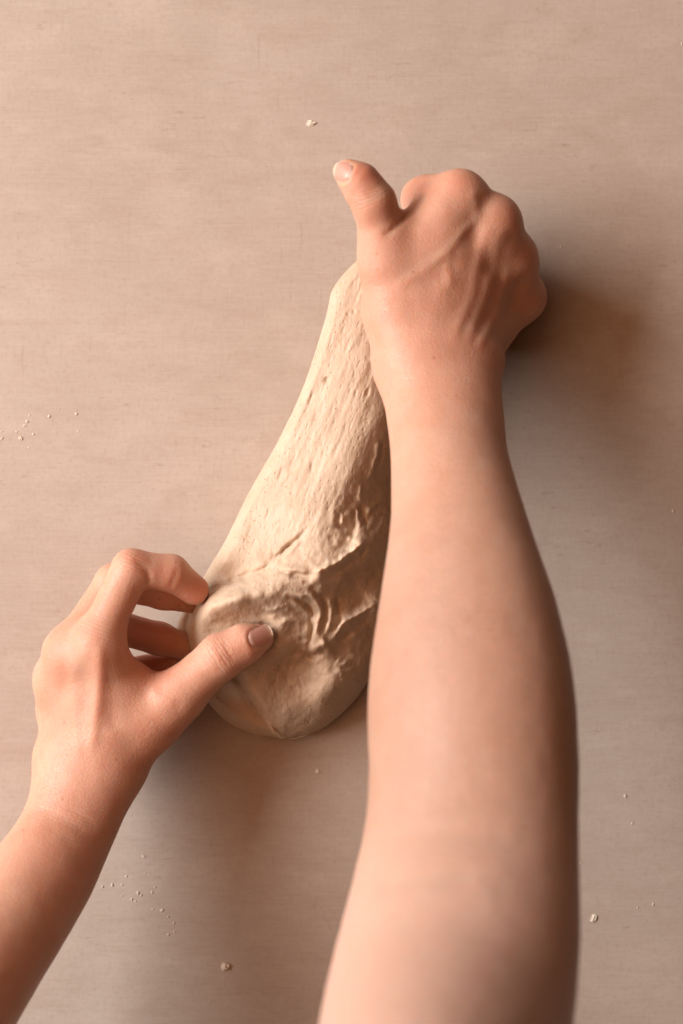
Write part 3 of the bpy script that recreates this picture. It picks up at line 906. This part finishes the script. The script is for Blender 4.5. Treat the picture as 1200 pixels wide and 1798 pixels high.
    dt, tt, _ = poly_dist(x, yv, [(389, 1152), (429, 1131), (462, 1119)])   # dough squeezed up around the thumb
    dt = dt * S0 * .93 - (10.2 - 3.2 * tt)
    z = z + 2.6 * np.exp(-((dt - 1.0) / 4.5) ** 2) * smoothstep(-3, .5, dt) * smoothstep(.02, .4, tt)
    press((389, 1152, 56), (429, 1131, 56), 10.2, 8.8); press((429, 1131, 56), (462, 1119, 54.5), 8.8, 6.6, .5)
    press((300, 1006, 53), (341, 1036, 46), 8.2, 7.2, 0)
    k = S0 * (1 - z / HC)
    T = np.stack([(x - 600) * k, (899 - yv) * k, z], 1)
    # underside
    ub = np.linspace(1, -1, nb + 2)[1:-1]
    ub = np.sin(ub * np.pi / 2)
    XB = (xl + xr)[:, None] / 2 + (xr - xl)[:, None] / 2 * ub[None]
    zr = T[:, 2].reshape(ny, nu)
    zl_, zr_ = zr[:, 0], zr[:, -1]
    zbr = 17 * smoothstep(900, 480, y) + .3
    prof = np.sqrt(np.clip(1 - np.abs(ub) ** 3, 0, 1))
    zedge = zl_[:, None] * (1 - (ub[None] + 1) / 2) + zr_[:, None] * (ub[None] + 1) / 2
    endf = np.sin(np.pi * np.clip(t, 0, 1)) ** .25
    ZB = zedge + (zbr[:, None] - zedge) * prof[None] * endf[:, None]
    kb = S0 * (1 - ZB / HC)
    B_ = np.stack([((XB - 600) * kb).ravel(), ((899 - y[:, None]) * kb).ravel(), ZB.ravel()], 1)
    nrow = nu + nb
    V = np.concatenate([T.reshape(ny, nu, 3), B_.reshape(ny, nb, 3)], 1).reshape(-1, 3)
    r = np.arange(ny - 1)[:, None]; c = np.arange(nrow)[None]
    a_ = r * nrow + c; b_ = r * nrow + (c + 1) % nrow
    F = np.stack([a_, a_ + nrow, b_ + nrow, b_], -1).reshape(-1, 4)
    # end caps
    caps = []
    for base in (0, (ny - 1) * nrow):
        for j in range(nrow // 2 - 1):
            q = [base + j, base + j + 1, base + nrow - 2 - j, base + nrow - 1 - j]
            caps.append(q if base == 0 else q[::-1])
    F = np.vstack([F, np.array(caps)])
    for _ in range(3):
        E_ = (V[F[:, 0]] + V[F[:, 1]] + V[F[:, 2]] + V[F[:, 3]]) / 4
        acc = np.stack([sum(np.bincount(F[:, q], E_[:, c_], minlength=len(V)) for q in range(4)) for c_ in range(3)], 1)
        cn = sum(np.bincount(F[:, q], minlength=len(V)) for q in range(4))[:, None]
        V = acc / cn
    # skin of the dough: fine stretch fibres along the pull, pores, small lumps
    N_ = vnormals(V, F)
    k = S0 * (1 - V[:, 2] / HC); gx, gy = 600 + V[:, 0] / k, 899 - V[:, 1] / k
    al = (gx * math.sin(a) - gy * math.cos(a)); ac = (gx * math.cos(a) + gy * math.sin(a)) + V[:, 2] * 1.2
    sh = smoothstep(1020, 930, gy)
    dsp = sh * (vnoise(al / 34, ac / 7, seed=31) * .075 + vnoise(al / 14, ac / 3.4, seed=32) * .03) + (1 - sh) * (vnoise(gx / 11, gy / 11, V[:, 2] / 4, seed=33) * .16 + vnoise(gx / 5, gy / 5, V[:, 2] / 2, seed=34) * .07)
    dsp -= .20 * smoothstep(.62, .85, vnoise(al / 9, ac / 4.5, seed=35)) * (.35 + .65 * sh)
    V = V + N_ * dsp[:, None]
    o = mesh_object('dough', V, F, M_dough)
    o['label'] = 'pale soft bread dough pulled into a long tongue and folded at its lower end'
    o['category'] = 'dough'
build_dough()

# ------------------------------------------------------------------ crumbs on the board
rnd = random.Random(8)
def crumb_mesh(name, seed, sx, sy, sz):
    r = np.random.RandomState(seed)
    nlat, nlon = 5, 8
    V = [(0, 0, 1)]
    for i in range(1, nlat):
        for j in range(nlon):
            th, ph = math.pi * i / nlat, 2 * math.pi * (j + .5 * (i % 2)) / nlon
            V.append((math.sin(th) * math.cos(ph), math.sin(th) * math.sin(ph), math.cos(th)))
    V.append((0, 0, -1))
    V = np.array(V) * (1 + r.uniform(-.5, .35, (len(V), 1)))
    V = V * np.array([sx, sy, sz]); V[:, 2] += sz * .6; V[:, 2] = np.maximum(V[:, 2], .02)
    F = [(0, 1 + j, 1 + (j + 1) % nlon) for j in range(nlon)]
    for i in range(nlat - 2):
        for j in range(nlon):
            a, b = 1 + i * nlon + j, 1 + i * nlon + (j + 1) % nlon
            F += [(a, a + nlon, b + nlon), (a, b + nlon, b)]
    L = len(V) - 1; s = 1 + (nlat - 2) * nlon
    F += [(s + j, L, s + (j + 1) % nlon) for j in range(nlon)]
    return mesh_object(name, V, np.array(F), M_crumb, smooth=False)
def crumb(px, py, l, w, rot, label, group=None, name='dough_crumb'):
    o = crumb_mesh(name, rnd.randrange(10 ** 6), l / 2 * S0, w / 2 * S0, min(l, w) * .19 * S0)
    p = P(px, py, 0) / 1000
    o.location = (p[0], p[1], 0.0001); o.rotation_euler = (0, 0, rot)
    o['label'] = label; o['category'] = 'crumb'
    if group: o['group'] = group
crumb(546, 216, 17, 10, .1, 'pale dough crumb lying alone above the raised thumb')
crumb(1042, 1613, 9, 20, -.5, 'long angular dough flake on the board right of the elbow')
crumb(396, 1697, 14, 13, .4, 'round tan dough crumb between the two forearms near the lower edge')
crumb(558, 1355, 10, 8, .2, 'small pale crumb just below the folded end of the dough')
def cluster(spots, kind, where, group, slim, size):
    """each crumb its own thing; the ones that stand out in the cluster say how"""
    big = max(spots, key=lambda q: q[2])
    marks = {}
    for word, q in (('largest', big), ('uppermost', min(spots, key=lambda q: q[1])), ('lowest', max(spots, key=lambda q: q[1])),
                    ('leftmost', min(spots, key=lambda q: q[0])), ('rightmost', max(spots, key=lambda q: q[0]))):
        marks.setdefault(q, word)
    for q in spots:
        x_, y_, s_ = q
        lab = (marks[q] + ' ' + kind + ' of those ' + where) if q in marks else ('tiny ' + kind + ' among those ' + where)
        a, b = s_ * size, s_ * rnd.uniform(.4, .75)
        crumb(x_, y_, b if slim else a, a if slim else b, rnd.uniform(-.4, .4) if slim else rnd.uniform(0, 3), lab, group, 'flour_crumb')
cluster([(47, 740, 9), (43, 747, 8), (29, 758, 6), (36, 769, 11), (58, 762, 5), (50, 786, 6), (86, 731, 7), (134, 727, 8), (137, 757, 5), (104, 718, 4), (3, 770, 9), (3, 757, 5), (52, 729, 5)], 'white flour crumb', 'at the left edge above the left hand', 'flour crumbs at the left edge', False, .72)
cluster([(252, 1504, 10), (222, 1539, 6), (180, 1557, 6), (197, 1554, 8), (214, 1554, 5), (242, 1568, 8), (248, 1572, 5), (231, 1579, 6), (267, 1567, 7), (272, 1558, 5), (238, 1583, 5), (268, 1596, 6), (284, 1599, 9),
                   (295, 1610, 6), (305, 1621, 5), (306, 1636, 6), (295, 1641, 5), (254, 1533, 5), (214, 1573, 4)], 'pale flour crumb', 'on the board beside the left forearm', 'flour crumbs beside the left forearm', False, .72)
cluster([(1098, 1398, 8), (1110, 1446, 6), (1147, 1588, 7), (1120, 1594, 5), (1020, 1515, 5), (1182, 897, 6), (985, 433, 6), (1198, 76, 7)], 'pale flour fleck', 'along the right side of the board', 'flour flecks on the right side', True, .8)
